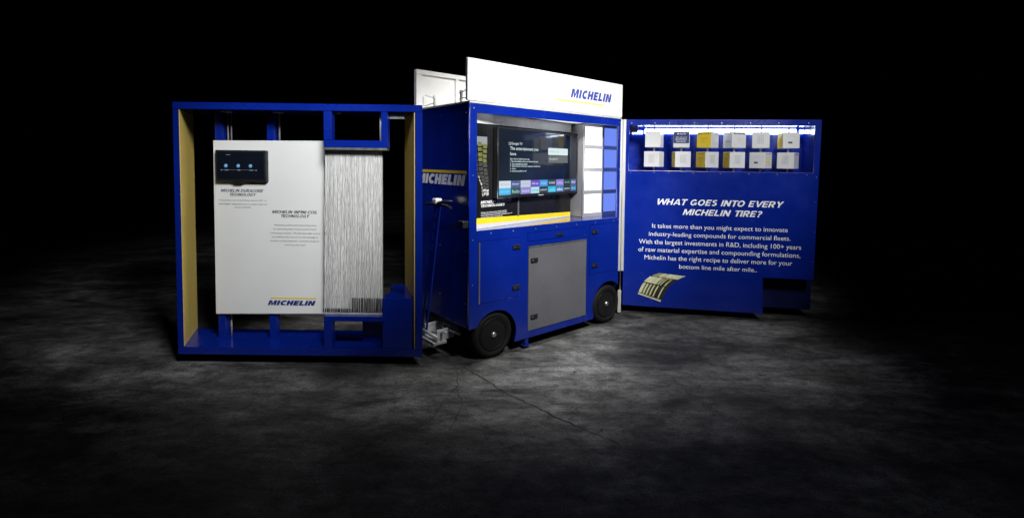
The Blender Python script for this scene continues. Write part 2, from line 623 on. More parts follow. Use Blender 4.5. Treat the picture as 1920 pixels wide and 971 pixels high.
roof = obj("roof", bm, ALU, cart, CART)
bm = NB()
box(bm, 0.022, L - 0.034, 0.022, W - 0.022, 1.950, 1.962)
ceil = obj("bay_ceiling", bm, CEIL, cart, CART)
for x in (0.42, 0.80, 1.15, 1.45):
    bm = NB()
    box(bm, x, x + 0.02, 0.10, 0.12, 1.944, 1.949)
    obj("ceiling_clip", bm, BLACKP, ceil, CART)
# counter
bm = NB()
box(bm, 0.022, L - 0.034, 0.022, 0.62, 0.990, 1.018, 0.002)
ct = obj("counter", bm, COUNTER, cart, CART)
# slanting graphic panel that carries the television
PF = Frame(0, 0, 0)
PF.M = CART.M @ Matrix.Translation((0.10, 0.085, 0)) @ Matrix.Rotation(R(11.5), 4, 'Z')
bm = NB()
box(bm, -0.06, 1.325, 0.0, 0.012, 1.019, 1.86)
gb = obj("graphic_panel", bm, GRAPH, cart, CART if False else PF)
bm = NB()
box(bm, -0.06, 1.325, 0.0, 0.012, 1.862, 1.949)
obj("upper_strip", bm, CEIL, gb, PF)
PM = PF.M @ at_y(-0.001)


def patch(name, quads, mt, M, parent, lift=0.0):
    bm = NB()
    for q_ in quads:
        bm.faces.new([bm.verts.new((px, pz, lift)) for px, pz in q_])
    me = bpy.data.meshes.new(name)
    bm.to_mesh(me)
    bm.free()
    return link(name, me, mt, parent, M)


patch("white_band", [[(-0.06, 1.0195), (1.325, 1.0195), (1.325, 1.027), (-0.06, 1.058)]], mat("pale_grey_print", (0.60, 0.60, 0.60), 0.35, var=0.05, scale=5), PM, gb)
patch("yellow_band", [[(-0.06, 1.0582), (1.325, 1.0272), (1.325, 1.066), (-0.06, 1.108)]], YEL, PM, gb)
caps("lettering", [("MICHELIN RETREAD", 0.066, 0.430, 1.2185, 1.2415), ("TECHNOLOGIES", 0.071, 0.349, 1.190, 1.212)], PRINTWHITE, gb, PM)
words("lettering", [("Delivering the lowest cost per mile for your fleet", 0.070, 0.376, 1.139, 1.152), ("Pre-Mold Retread and casing grading system", 0.071, 0.376, 1.127, 1.1375),
                    ("Custom Mold Retread Technology, guaranteed longer life", 0.068, 0.445, 1.1135, 1.1245), ("Advanced tread compounds", 0.067, 0.324, 1.1105 - 0.010, 1.1105)], PRINTWHITE, gb, PM, 0, 0.01)
patch("pale_patch", [[(0.0, 1.69), (0.136, 1.69), (0.136, 1.757), (0.0, 1.757)]], mat("slate_print", (0.16, 0.175, 0.19), 0.5, var=0.1), PM, gb)
# printed tyre tread on the graphic
bm = NB()
ledge = [(0.005, 1.715), (0.012, 1.575), (0.024, 1.455), (0.070, 1.37), (0.086, 1.27)]
redge = [(0.135, 1.700), (0.128, 1.575), (0.146, 1.455), (0.153, 1.37), (0.156, 1.285)]


def lerp_path(p, t):
    t = t * (len(p) - 1)
    i = min(int(t), len(p) - 2)
    q = t - i
    return Vector([p[i][k] + (p[i + 1][k] - p[i][k]) * q for k in range(2)])


rnd = random.Random(11)
for k in range(13):
    t0, t1 = k / 13 + 0.004, (k + 1) / 13 - 0.014
    for (s0, s1) in ((0.0, 0.13), (0.20, 0.58), (0.64, 1.0)):
        sl = 0.012 if s0 < 0.5 else -0.004
        q_ = [lerp_path(ledge, t).lerp(lerp_path(redge, t), s_) + Vector((rnd.uniform(-.003, .003), sl * s_ + rnd.uniform(-.003, .003))) for s_, t in ((s0, t0), (s1, t0), (s1, t1), (s0, t1))]
        f_ = bm.faces.new([bm.verts.new((p.x, p.y, 0.0006)) for p in q_])
        f_.material_index = 1 if (k >= 11 or s0 == 0.0 and k > 6) else (2 if k < 4 and s0 > 0 else 0)
me = bpy.data.meshes.new("tread_print")
bm.to_mesh(me)
bm.free()
TREAD_D = mat("tread_print_dark", (0.035, 0.036, 0.034), 0.5, var=0.6, scale=50)
TREAD_L = mat("tread_print_pale", (0.34, 0.34, 0.33), 0.5, var=0.4, scale=50)
TREAD_O = mat("tread_print_olive", (0.10, 0.105, 0.03), 0.5, var=0.7, scale=60)
link("tread_print", me, [TREAD_D, TREAD_L, TREAD_O], gb, PM)
bm = NB()
box(bm, 0.512, 0.530, -0.010, -0.0005, 1.09, 1.262, 0.003)
obj("cable_cover", bm, GREY, gb, PF)


# doors
def latch(parent, x, z, dark=True):
    bm = NB()
    box(bm, x, x + 0.075, -0.016, -0.005, z, z + 0.036, 0.003)
    l = obj("latch", bm, BLACKP, parent, CART)
    bm = NB()
    tube(bm, [(x + 0.016, -0.0165, z + 0.019), (x + 0.016, -0.019, z + 0.019)], 0.0045)
    obj("latch_screw", bm, SILVER, l, CART)


def door(name, key, mt, lat, label=None):
    x0, x1, z0, z1 = DOORS[key]
    bm = NB()
    box(bm, x0, x1, -0.004, 0.018, z0, z1, 0.002)
    d = obj(name, bm, mt, cart, CART)
    for x, z in lat:
        latch(d, x, z)
    return d


dl = door("cupboard_door", 'left', BLUE, [(0.412, 0.84), (0.412, 0.502)])
bm = NB()
box(bm, 0.082, 0.094, -0.009, -0.0055, 0.441, 0.928)
obj("edge_trim", bm, SILVER, dl, CART)
dg_ = door("cupboard_door", 'grey', GREY, [(0.604, 0.705), (0.608, 0.216)])
dg_["label"] = "grey cupboard door"
bm = NB()
box(bm, 1.268, 1.2775, -0.009, -0.0045, 0.118, 0.842)
box(bm, 0.584, 1.267, -0.009, -0.0045, 0.8355, 0.8425)
obj("edge_trim", bm, SILVER, dg_, CART)
door("cupboard_door", 'right', BLUE, [(1.350, 0.885), (1.356, 0.562)])
dr = door("drawer", 'drawer', BLUE, [])
bm = NB()
box(bm, 0.895, 0.975, -0.014, -0.0055, 0.905, 0.930, 0.004)
obj("drawer_pull", bm, BLACKP, dr, CART)
for x, z in [(0.03, 1.45), (0.03, 0.95), (0.03, 0.6), (0.2, 0.990), (0.42, 0.990), (0.66, 0.990), (0.9, 0.990), (1.15, 0.990), (1.4, 0.990), (1.66, 0.990), (0.035, 1.965), (1.733, 1.965), (1.733, 1.0), (1.733, 1.5)]:
    bm = NB()
    tube(bm, [(x, -0.0005, z), (x, -0.004, z)], 0.0045, 10)
    obj("rivet", bm, SILVER, front, CART)
for z in (1.93, 1.46, 0.86, 0.45):
    for y in (0.05, 0.45):
        bm = NB()
        tube(bm, [(-0.0005, y, z), (-0.004, y, z)], 0.004, 10)
        obj("rivet", bm, SILVER, side, CART)

# side lettering
caps("lettering", [("MICHELIN", -0.86, -0.055, 1.365, 1.452)], PRINTWHITE, side, CART.M @ at_x(-0.0015), 0.2, 0.33, 0.09)
bm = NB()
flat(bm, -0.86, -0.042, 1.462, 1.484)
me = bpy.data.meshes.new("stripe")
bm.to_mesh(me)
bm.free()
link("logo_stripe", me, YEL, side, CART.M @ at_x(-0.0015))

# wheels: one built, the others copied with their parts
WHEELS = []


def make_wheel(cx, cz, y0):
    bm = NB()
    prof = [(0.135, y0 + 0.012), (0.148, y0 + 0.002), (0.165, y0), (0.180, y0 + 0.010), (0.1885, y0 + 0.028)]
    for k in range(4):
        yy = y0 + 0.035 + k * 0.024
        prof += [(0.190, yy), (0.190, yy + 0.016), (0.184, yy + 0.018), (0.184, yy + 0.022)]
    prof += [(0.188, y0 + 0.132), (0.172, y0 + 0.15), (0.13, y0 + 0.15)]
    lathe(bm, prof, cx, cz, 64)
    t = obj("wheel", bm, RUBBER, cart, CART)
    bm = NB()
    lathe(bm, [(0.0001, y0 + 0.018), (0.040, y0 + 0.016), (0.048, y0 + 0.024), (0.105, y0 + 0.026), (0.118, y0 + 0.010), (0.128, y0 + 0.007), (0.137, y0 + 0.013)], cx, cz, 64)
    rim = obj("rim", bm, RIM, t, CART)
    bm = NB()
    lathe(bm, [(0.0001, y0 - 0.006), (0.016, y0 - 0.005), (0.023, y0 + 0.002), (0.023, y0 + 0.020)], cx, cz, 24)
    obj("hub_cap", bm, SILVER, t, CART)
    for a in (90, 270):
        bm = NB()
        rr = 0.058
        px, pz = cx + rr * math.cos(R(a)), cz + rr * math.sin(R(a))
        tube(bm, [(px, y0 + 0.024, pz), (px, y0 + 0.017, pz)], 0.0045, 8)
        obj("wheel_bolt", bm, SILVER, t, CART)
    return t


w0 = make_wheel(0.252, 0.155, 0.02)
Pinv = SUB[cart.name].inverted()
for cx, cz, y0 in ((1.612, 0.158, 0.02), (0.252, 0.155, 0.70), (1.612, 0.158, 0.70)):
    dv = (Pinv.to_3x3() @ CART.M.to_3x3()) @ Vector((cx - 0.252, y0 - 0.02, cz - 0.155))
    c = w0.copy()
    C.objects.link(c)
    c.parent = cart
    c.location = Vector(w0.location) + dv
    for ch in w0.children:
        d = ch.copy()
        C.objects.link(d)
        d.parent = c

# chassis under the side, coupling and steering handle
bm = NB()
box(bm, 0.03, 0.16, 0.19, 0.68, 0.16, 0.20)
box(bm, 0.16, 1.7, 0.30, 0.36, 0.13, 0.19)
box(bm, 0.16, 1.7, 0.52, 0.58, 0.13, 0.19)
obj("chassis", bm, BLACKP, cart, CART)
bm = NB()
tube(bm, [(0.20, 0.16, 0.155), (0.20, 0.72, 0.155)], 0.016, 12)
tube(bm, [(0.02, 0.17, 0.175), (0.02, 0.44, 0.165)], 0.011, 10)
obj("axle", bm, SILVER, cart, CART)
bm = NB()
box(bm, -0.14, -0.02, 0.30, 0.58, 0.075, 0.10, 0.004)
box(bm, -0.10, 0.06, 0.32, 0.335, 0.10, 0.19, 0.003)
box(bm, -0.10, 0.06, 0.53, 0.545, 0.10, 0.19, 0.003)
tube(bm, [(-0.11, 0.28, 0.14), (-0.11, 0.60, 0.14)], 0.013, 10)
tube(bm, [(-0.06, 0.24, 0.19), (-0.06, 0.50, 0.12)], 0.010, 10)
obj("coupling", bm, ZINC, cart, CART)

bm = NB()
A, B = Vector((-0.085, 0.335, 1.20)), Vector((-0.10, 0.54, 0.12))


def along(t, off, dx):
    p = A.lerp(B, t)
    return (p.x + dx, p.y + off, p.z)


def bar(t0, t1, o0, o1, hw=0.010):
    hexa(bm, [along(t0, o0, -0.006), along(t1, o0 if False else o0, -0.006), along(t1, o1, -0.006), along(t0, o1, -0.006),
              along(t0, o0, 0.006), along(t1, o0, 0.006), along(t1, o1, 0.006), along(t0, o1, 0.006)])


bar(0, 1, -0.046, -0.030)
bar(0, 1, 0.030, 0.046)
for t in (0.0, 0.085, 0.17, 0.255, 0.34, 0.6, 0.97):
    bar(t, t + 0.02 if t < 0.3 else t + 0.03, -0.0295, 0.0295)
bar(0.36, 0.6, -0.0295, 0.0295)
hd = obj("tow_handle", bm, mat("handle_paint", (0.002, 0.010, 0.14), 0.35, var=0.1), cart, CART)
bm = NB()
tube(bm, [(-0.10, 0.52, 1.204), (-0.10, 0.36, 1.214), (-0.10, 0.20, 1.210), (-0.10, 0.10, 1.198)], [0.011, 0.013, 0.013, 0.011], 10)
tube(bm, [(-0.125, 0.26, 1.225), (-0.12, 0.16, 1.245), (-0.10, 0.08, 1.252)], [0.014, 0.012, 0.006], 8)
obj("grip", bm, BLACKP, hd, CART)
bm = NB()
box(bm, -0.135, -0.075, 0.275, 0.345, 1.215, 1.262, 0.012)
obj("grip_head", bm, ALU, hd, CART)
bm = NB()
tube(bm, [(-0.10, 0.24, 1.205)] + [(-0.10, 0.24 + 0.045 * math.sin(R(t)) * 0.6, 1.165 + 0.04 * math.cos(R(t))) for t in range(0, 181, 20)], 0.004, 6)
obj("brake_wire", bm, SILVER, hd, CART)
bm = NB()
hexa(bm, [(-0.045, 0.24, 1.025), (-0.045, 0.03, 1.052), (-0.045, 0.02, 1.078), (-0.045, 0.24, 1.040),
          (-0.020, 0.24, 1.025), (-0.020, 0.03, 1.052), (-0.020, 0.02, 1.078), (-0.020, 0.24, 1.040)])
box(bm, -0.05, -0.001, 0.01, 0.09, 1.045, 1.10, 0.006)
obj("lever", bm, BLACKP, cart, CART)
bm = NB()
box(bm, 0.565, 0.60, 0.01, 0.05, 0.0, 0.052, 0.003)
box(bm, 0.545, 0.62, 0.0, 0.06, -0.012, 0.0, 0.004)
obj("levelling_foot", bm, BLUE, cart, CART)

# roof sign boards
bm = NB()
box(bm, -0.028, L + 0.002, -0.012, 0.018, ZT + 0.020, 2.337, 0.003)
sb = obj("sign_board", bm, SIGNW, cart, CART)
caps("lettering", [("MICHELIN", 1.036, 1.590, 2.142, 2.227)], mat("overlit_blue_print", (0.03, 0.05, 0.26), 0.5), sb, CART.M @ at_y(-0.0135), 0.25, 0.33, 0.09)  # logo blue lightened: the sign's overexposure is painted into it
bm = NB()
flat(bm, 0.868, 1.483, 2.100, 2.121)
me = bpy.data.meshes.new("stripe")
bm.to_mesh(me)
bm.free()
link("logo_stripe", me, mat("overlit_yellow_print", (0.85, 0.74, 0.18), 0.5), sb, CART.M @ at_y(-0.0135))  # stripe yellow paled, overexposure put into the colour
bm = NB()
box(bm, -0.02, L, 0.872, 0.884, ZT + 0.020, 2.360, 0.002)
rb = obj("sign_board", bm, SIGNW, cart, CART)
for x0, x1, z0, z1 in ((-0.02, L, 2.322, 2.360), (-0.02, 0.03, ZT + 0.02, 2.320), (0.375, 0.405, ZT + 0.02, 2.320), (0.95, 0.98, ZT + 0.02, 2.320)):
    bm = NB()
    box(bm, x0, x1, 0.840, 0.8705, z0, z1, 0.002)
    obj("stiffener", bm, SIGNW, rb, CART)
for (x, ya, yb2) in ((0.045, 0.03, 0.20), (0.06, 0.66, 0.838), (1.6, 0.03, 0.20)):
    bm = NB()
    s = 1 if ya < 0.3 else -1
    y_in, y_out = (ya, yb2) if s > 0 else (yb2, ya)
    tube(bm, [(x, y_in, 2.14), (x, y_out, 2.10)], 0.0045, 6)
    tube(bm, [(x, y_in, 2.045), (x, y_out, 2.06)], 0.0045, 6)
    box(bm, x - 0.006, x + 0.006, y_out - 0.012, y_out + 0.012, ZT + 0.02, 2.12)
    tube(bm, [(x, y_out, 2.10), (x - 0.012, y_out, 2.10)], 0.011, 8)
    tube(bm, [(x, y_out, 2.05), (x - 0.012, y_out, 2.05)], 0.011, 8)
    obj("sign_bracket", bm, SIGNW, cart, CART)

# ------------------------------------------------------------------ television in the bay
TV = Frame(0, 0, 0)
TV.M = CART.M @ Matrix.Translation((0.309, 0.07, 0)) @ Matrix.Rotation(R(11), 4, 'Z')
tv = thing("television", "black flat television glowing with a menu and rows of coloured tiles inside the cart bay", "television", TV, (0.51, 0.03, 1.25))
TX0, TX1, TZ0, TZ1 = -0.0026, 1.1455, 1.259, 1.843
bm = NB()
box(bm, TX0, TX1, 0.004, 0.05, TZ0, TZ1, 0.004)
obj("casing", bm, BLACKP, tv, TV)
plate("bezel", [rect(TX0, TX1, TZ0, TZ1), rect(TX0 + 0.012, TX1 - 0.012, TZ0 + 0.022, TZ1 - 0.012)], -0.004, 0.0035, mat("dark_metal", (0.05, 0.052, 0.055), 0.3, metal=0.8, var=0.1), tv, TV)
bm = NB()
box(bm, TX0 + 0.0125, TX1 - 0.0125, 0.0, 0.003, TZ0 + 0.0225, TZ1 - 0.0125)
sc = obj("screen", bm, TVG, tv, TV)
bm = NB()
box(bm, 0.35, 0.65, 0.0505, 0.058, 1.45, 1.65)
obj("wall_mount", bm, BLACKP, tv, TV)
TM = TV.M @ at_y(-0.0008)
words("screen_text", [("Google TV", 0.1642, 0.3021, 1.6973, 1.7246), ("The entertainment you", 0.1468, 0.5214, 1.6501, 1.6871), ("love", 0.1490, 0.2231, 1.6138, 1.6415)], SCR_T, sc, TM, 0, 0.008)
words("screen_text", [("Sign in with your Google Account to get:", 0.1479, 0.3981, 1.5745, 1.5916), ("1  Recommendations from your favorite services", 0.1479, 0.5192, 1.5529, 1.5709), ("2  One watchlist for shows", 0.1479, 0.3704, 1.5333, 1.5490),
                      ("3  Voice search with your assistant, hands free", 0.1479, 0.5482, 1.5127, 1.5291), ("4  Apps", 0.1479, 0.2220, 1.4931, 1.5077), ("5  Personal profiles for all", 0.1479, 0.3572, 1.4715, 1.4877)], SCR_T, sc, TM, 0, 0.012)
bm = NB()
for x0, x1, z0, z1 in ((0.1316, 0.1577, 1.7010, 1.7041), (0.1316, 0.1577, 1.7187, 1.7218), (0.1316, 0.1348, 1.7040, 1.7187), (0.1544, 0.1577, 1.7041, 1.7188)):
    flat(bm, x0, x1, z0, z1)
me = bpy.data.meshes.new("i"); bm.to_mesh(me); bm.free()
link("screen_icon", me, SCR_T, sc, TM)


def rrect(x0, x1, z0, z1, rr):
    return arc(x1 - rr, z1 - rr, rr, 0, 90, 5) + arc(x0 + rr, z1 - rr, rr, 90, 180, 5) + arc(x0 + rr, z0 + rr, rr, 180, 270, 5) + arc(x1 - rr, z0 + rr, rr, 270, 360, 5)


def flat_poly(splines):
    return curve_mesh(splines, 0.0)


link("screen_button", flat_poly([rrect(0.6649, 0.9744, 1.6279, 1.6932, 0.010)]), SCR_T, sc, TM)
link("screen_button", flat_poly([rrect(0.6672, 0.9744, 1.5560, 1.6206, 0.008)]), SCR_G, sc, TM)
TM2 = TV.M @ at_y(-0.0014)
words("screen_text", [("Set up basic TV", 0.6852, 0.8132, 1.5800, 1.6002)], SCR_T, sc, TM2, 0, 0.01)
words("screen_text", [("Continue setup", 0.6852, 0.8246, 1.6499, 1.6684)], emit("screen_pale", (0.45, 0.55, 0.56), 0.7), sc, TM2)
tiles = [[("NETFLIX", (0.62, 0.78, 0.88), (0.75, 0.30, 0.30)), ("Disney+", (0.02, 0.07, 0.26), (0.7, 0.8, 0.95)), ("discovery", (0.52, 0.62, 0.78), (0.5, 0.42, 0.3)), ("HBO max", (0.12, 0.05, 0.55), (0.75, 0.7, 0.95)), ("A&E", (0.03, 0.30, 0.80), (0.25, 0.65, 0.95)),
          ("STARZ", (0.015, 0.035, 0.07), (0.8, 0.9, 0.9)), ("roku", (0.25, 0.22, 0.68), (0.6, 0.6, 0.95)), ("Spotify", (0.012, 0.025, 0.05), (0.15, 0.75, 0.3)), ("tv", (0.05, 0.10, 0.36), (0.75, 0.7, 0.5))],
         [("prime video", (0.02, 0.46, 0.85), (0.25, 0.85, 0.9)), ("hulu", (0.012, 0.03, 0.07), (0.25, 0.8, 0.55)), ("twitch", (0.30, 0.24, 0.70), (0.8, 0.85, 0.95)), ("sling", (0.45, 0.80, 0.92), (0.1, 0.42, 0.45)), ("peacock", (0.012, 0.03, 0.06), (0.9, 0.95, 0.95)),
          ("vudu", (0.02, 0.50, 0.80), (0.3, 0.85, 0.95)), ("abc", (0.04, 0.20, 0.45), (0.8, 0.92, 0.98)), ("pandora", (0.012, 0.025, 0.05), (0.85, 0.9, 0.95)), ("news", (0.04, 0.12, 0.38), (0.1, 0.65, 0.75))]]
TXS = [0.0168, 0.1620, 0.2845, 0.4213, 0.5437, 0.6672, 0.7916, 0.9147, 1.0274, 1.1269]
for ri, row in enumerate(tiles):
    for ci, (t, bg, fg) in enumerate(row):
        z1 = (1.400 if ri == 0 else 1.339)
        z0 = z1 - 0.060
        x0, x1 = TXS[ci], TXS[ci + 1] - 0.003
        bm = NB()
        flat(bm, x0, x1, z0, z1)
        me = bpy.data.meshes.new("t"); bm.to_mesh(me); bm.free()
        tl = link("app_tile", me, emit("tile_%s" % t.replace(' ', '_').replace('+', '').replace('&', ''), bg, 0.9), sc, TM)
        m_ = (x1 - x0) * 0.12
        ht = 0.018 if len(t) > 4 else 0.028
        words("screen_text", [(t, x0 + m_, x1 - m_, (z0 + z1) / 2 - ht / 2, (z0 + z1) / 2 + ht / 2)], emit("ink_%s" % t.replace(' ', '_').replace('+', '').replace('&', ''), fg, 0.9), sc, TM2, 0, 0.012)
words("maker_mark", [("Hisense", 0.5259, 0.5986, 1.2608, 1.2711)], PRINTWHITE, tv, TV.M @ at_y(-0.0055), 0, 0.01)

# ------------------------------------------------------------------ lit tower beside the television
tower = thing("light_tower", "white column of four glowing square panels standing on the counter beside the television", "display", CART, (1.57, 0.28, 1.03))
X0, X1, Y0, Y1 = 1.430, 1.7125, 0.205, 0.40
bm = NB()
box(bm, X0, X1, Y0 + 0.012, Y1, 1.0195, 1.940, 0.003)
obj("column", bm, TOWER, tower, CART)
PZ = [(1.058, 1.248), (1.285, 1.475), (1.512, 1.702), (1.738, 1.922)]
plate("front_frame", [rect(X0, X1, 1.0195, 1.940)] + [rect(X0 + 0.022, X1 - 0.012, a, b_) for a, b_ in PZ], Y0, Y0 + 0.011, TOWER, tower, CART)
for a, b_ in PZ:
    bm = NB()
    box(bm, X0 + 0.0225, X1 - 0.0125, Y0 + 0.004, Y0 + 0.0105, a + 0.0005, b_ - 0.0005)
    obj("light_panel", bm, LEDPANEL, tower, CART)

# ------------------------------------------------------------------ left wing: open frame with white information board
SH = -0.49


def shear_box(bm, x0, x1, y0, y1, z0, z1, mi=0):
    a0, a1_ = SH * y0, SH * y1
    hexa(bm, [(x0 + a0, y0, z0), (x1 + a0, y0, z0), (x1 + a0, y0, z1), (x0 + a0, y0, z1),
              (x0 + a1_, y1, z0), (x1 + a1_, y1, z0), (x1 + a1_, y1, z1), (x0 + a1_, y1, z1)], mi)


def soften(bm, off=0.002):
    bmesh.ops.recalc_face_normals(bm, faces=bm.faces)
    bmesh.ops.bevel(bm, geom=list(bm.edges), offset=off, segments=2, affect='EDGES')


LW, LZ0, LZ1, DP = 1.888, 0.042, 1.976, 0.42
wing = thing("open_frame", "deep blue open frame with yellow inner sides carrying a white information board", "display frame", LEFT, (0.94, 0.2, -DZ))
for nm, args in (("top_rail", (0, LW, 0, DP, 1.924, LZ1)), ("bottom_rail", (0, LW, 0, DP, LZ0, 0.0995)),
                 ("side_rail", (0, 0.046, 0, DP, 0.1015, 1.922)), ("side_rail", (1.832, LW, 0, DP, 0.1015, 1.922))):
    bm = NB()
    shear_box(bm, *args)
    soften(bm)
    o = obj(nm, bm, BLUE, wing, LEFT)
    if nm == "side_rail":
        bm = NB()
        if args[0] == 0:
            shear_box(bm, 0.0465, 0.051, 0.006, DP - 0.002, 0.103, 1.920)
        else:
            shear_box(bm, 1.8265, 1.8315, 0.006, DP - 0.002, 0.103, 1.920)
        obj("yellow_lining", bm, YELLOW, o, LEFT)
    if nm == "top_rail":
        for x in (0.45, 0.85, 1.3):
            bm = NB()
            box(bm, x - 0.16, x - 0.10, 0.10, 0.16, 1.915, 1.9235)
            obj("rail_bracket", bm, ZINC, o, LEFT)
        bm = NB()
        box(bm, 1.60, 1.73, 0.06, 0.12, 1.875, 1.9235, 0.003)
        obj("rail_bracket", bm, ZINC, o, LEFT)
PY = 0.185
for x0, x1 in ((0.184, 0.238), (0.598, 0.652)):
    for z0, z1 in ((0.1005, 0.318), (1.690, 1.923)):
        bm = NB()
        box(bm, x0, x1, PY + 0.004, PY + 0.06, z0, z1, 0.002)
        p = obj("post", bm, BLUE, wing, LEFT)
        for dx, rr in ((0.018, 0.007), (0.045, 0.005)):
            if z0 < 0.2 and (x0 > 0.3 or dx > 0.03) or (x0 > 0.3 and dx > 0.03):
                continue
            bm = NB()
            tube(bm, [(x1 + dx, PY + 0.055, z0 + 0.001), (x1 + dx, PY + 0.055, z1 - 0.001)], rr, 8)
            obj("conduit", bm, ZINC, p, LEFT)
        if z0 < 0.2:
            bm = NB()
            box(bm, x0 - 0.02, x1 + 0.02, PY - 0.002, PY + 0.075, 0.1001, 0.104)
            obj("foot_plate", bm, BLUE, p, LEFT)
# upper box frame
bm = NB()
box(bm, 1.138, 1.197, 0.004, 0.06, 1.706, 1.923, 0.002)
box(bm, 1.574, 1.620, 0.004, 0.06, 1.706, 1.923, 0.002)
box(bm, 1.136, 1.622, 0.004, 0.06, 1.650, 1.704, 0.002)
hb = obj("hanging_box", bm, BLUE, wing, LEFT)
bm = NB()
box(bm, 1.132, 1.612, 0.003, 0.07, 1.632, 1.6485, 0.001)
obj("metal_strip", bm, SILVER, hb, LEFT)
for x, y in ((1.535, 0.10), (1.558, 0.12)):
    bm = NB()
    tube(bm, [(x, y, 1.705), (x, y, 1.923)], 0.009, 8)
    obj("conduit", bm, ALU, hb, LEFT)
# lower bracket frame and lockers
bm = NB()
box(bm, 1.126, 1.188, 0.004, 0.06, 0.1005, 0.312, 0.002)
box(bm, 1.126, 1.60, 0.004, 0.06, 0.313, 0.352, 0.002)
obj("lower_bracket", bm, BLUE, wing, LEFT)
bm = NB()
box(bm, 1.575, 1.800, 0.012, 0.30, 0.1005, 0.499, 0.003)
box(bm, 1.36, 1.574, 0.16, 0.30, 0.1005, 0.34, 0.003)
lk = obj("wheel_housing", bm, BLUE, wing, LEFT)
bm = NB()
hexa(bm, [(1.575 - .02, 0.302, 0.1005), (1.80, 0.302, 0.1005), (1.80, 0.302, 0.5), (1.575 - .02, 0.302, 0.5), (1.50, DP, 0.1005), (1.614, DP, 0.1005), (1.614, DP, 0.5), (1.50, DP, 0.5)])
obj("housing_back", bm, BLUE, lk, LEFT)
# white board
BY = 0.17
me = curve_mesh([[(0.180, 0.308), (1.043, 0.320), (1.060, 1.702), (0.184, 1.695)]], 0.006, 0.0015)
board = link("information_board", me, WHITE, wing, LEFT.M @ at_y(BY + 0.0085))
BM = LEFT.M @ at_y(BY - 0.001)
caps("lettering", [("MICHELIN DURACORE", 0.237, 0.576, 1.290, 1.313), ("TECHNOLOGY", 0.308, 0.517, 1.259, 1.281),
                    ("MICHELIN INFINI-COIL", 0.641, 1.002, 1.125, 1.148), ("TECHNOLOGY", 0.714, 0.942, 1.093, 1.116)], PRINTBLACK, board, BM, 0.30, 0.2)
words("lettering", [("A casing featuring durable 8 layers steel of 180° cut", 0.218, 0.600, 1.216, 1.231), ("technologies, designed for up to a better tread and", 0.216, 0.602, 1.186, 1.201), ("carry a retreads", 0.345, 0.472, 1.161, 1.176),
                    ("Maximizing uptime and controlling costs", 0.657, 0.993, 1.022, 1.037), ("by optimizing wear and fuel performance", 0.652, 0.994, 0.991, 1.006), ("and casing durability. 1/8 mile steel cable wound", 0.626, 1.022, 0.958, 0.973),
                    ("circumferentially around the belt package to", 0.638, 1.008, 0.927, 0.942), ("provide casing protection, consistent footprint", 0.628, 1.016, 0.896, 0.911), ("and long, even wear.", 0.740, 0.910, 0.864, 0.879)], PRINTGREY, board, BM, 0, 0.0)
caps("lettering", [("MICHELIN", 0.596, 0.984, 0.384, 0.424)], PRINTBLUE, board, BM, 0.28, 0.33, 0.09)
bm = NB()
flat(bm, 0.619, 0.988, 0.4385, 0.448)
me = bpy.data.meshes.new("stripe"); bm.to_mesh(me); bm.free()
link("logo_stripe", me, YEL, board, BM)

# tablet on the board
tab = thing("tablet", "small black screen with three blue icons mounted at the top of the white board", "screen", LEFT, (0.42, 0.15, 1.37))
bm = NB()
box(bm, 0.2225, 0.622, 0.132, 0.168, 1.375, 1.621, 0.006)
obj("casing", bm, BLACKP, tab, LEFT)
bm = NB()
box(bm, 0.238, 0.606, 0.1295, 0.1315, 1.396, 1.605)
ts = obj("screen", bm, TVG, tab, LEFT)
bm = NB()
hexa(bm, [(0.355, 0.134, 1.3755), (0.375, 0.134, 1.364), (0.425, 0.134, 1.364), (0.45, 0.134, 1.3755), (0.355, 0.166, 1.3755), (0.375, 0.166, 1.364), (0.425, 0.166, 1.364), (0.45, 0.166, 1.3755)])
obj("lower_lip", bm, BLACKP, tab, LEFT)
TBM = LEFT.M @ at_y(0.1287)
ICON = emit("icon_blue", (0.10, 0.38, 0.75), 0.7)
ICON2 = emit("icon_pale", (0.45, 0.65, 0.8), 0.6)
for k, x in enumerate((0.308, 0.405, 0.501)):
    link("screen_icon", flat_poly([arc(x, 1.498, 0.014, 0, 330, 12)]), ICON, ts, TBM)
    link("screen_icon", flat_poly([[(x - 0.006, 1.500), (x + 0.008, 1.494), (x + 0.012, 1.508), (x, 1.511)]]), ICON2, ts, LEFT.M @ at_y(0.1282))
bm = NB()
flat(bm, 0.27, 0.545, 1.4655, 1.4668)
for x in (0.268, 0.30, 0.315, 0.40, 0.41, 0.495, 0.51, 0.54):
    flat(bm, x, x + 0.011, 1.461, 1.468)
flat(bm, 0.31, 0.345, 1.583, 1.586)
me = bpy.data.meshes.new("l"); bm.to_mesh(me); bm.free()
link("screen_line", me, emit("line_grey", (0.4, 0.45, 0.5), 0.5), ts, TBM)

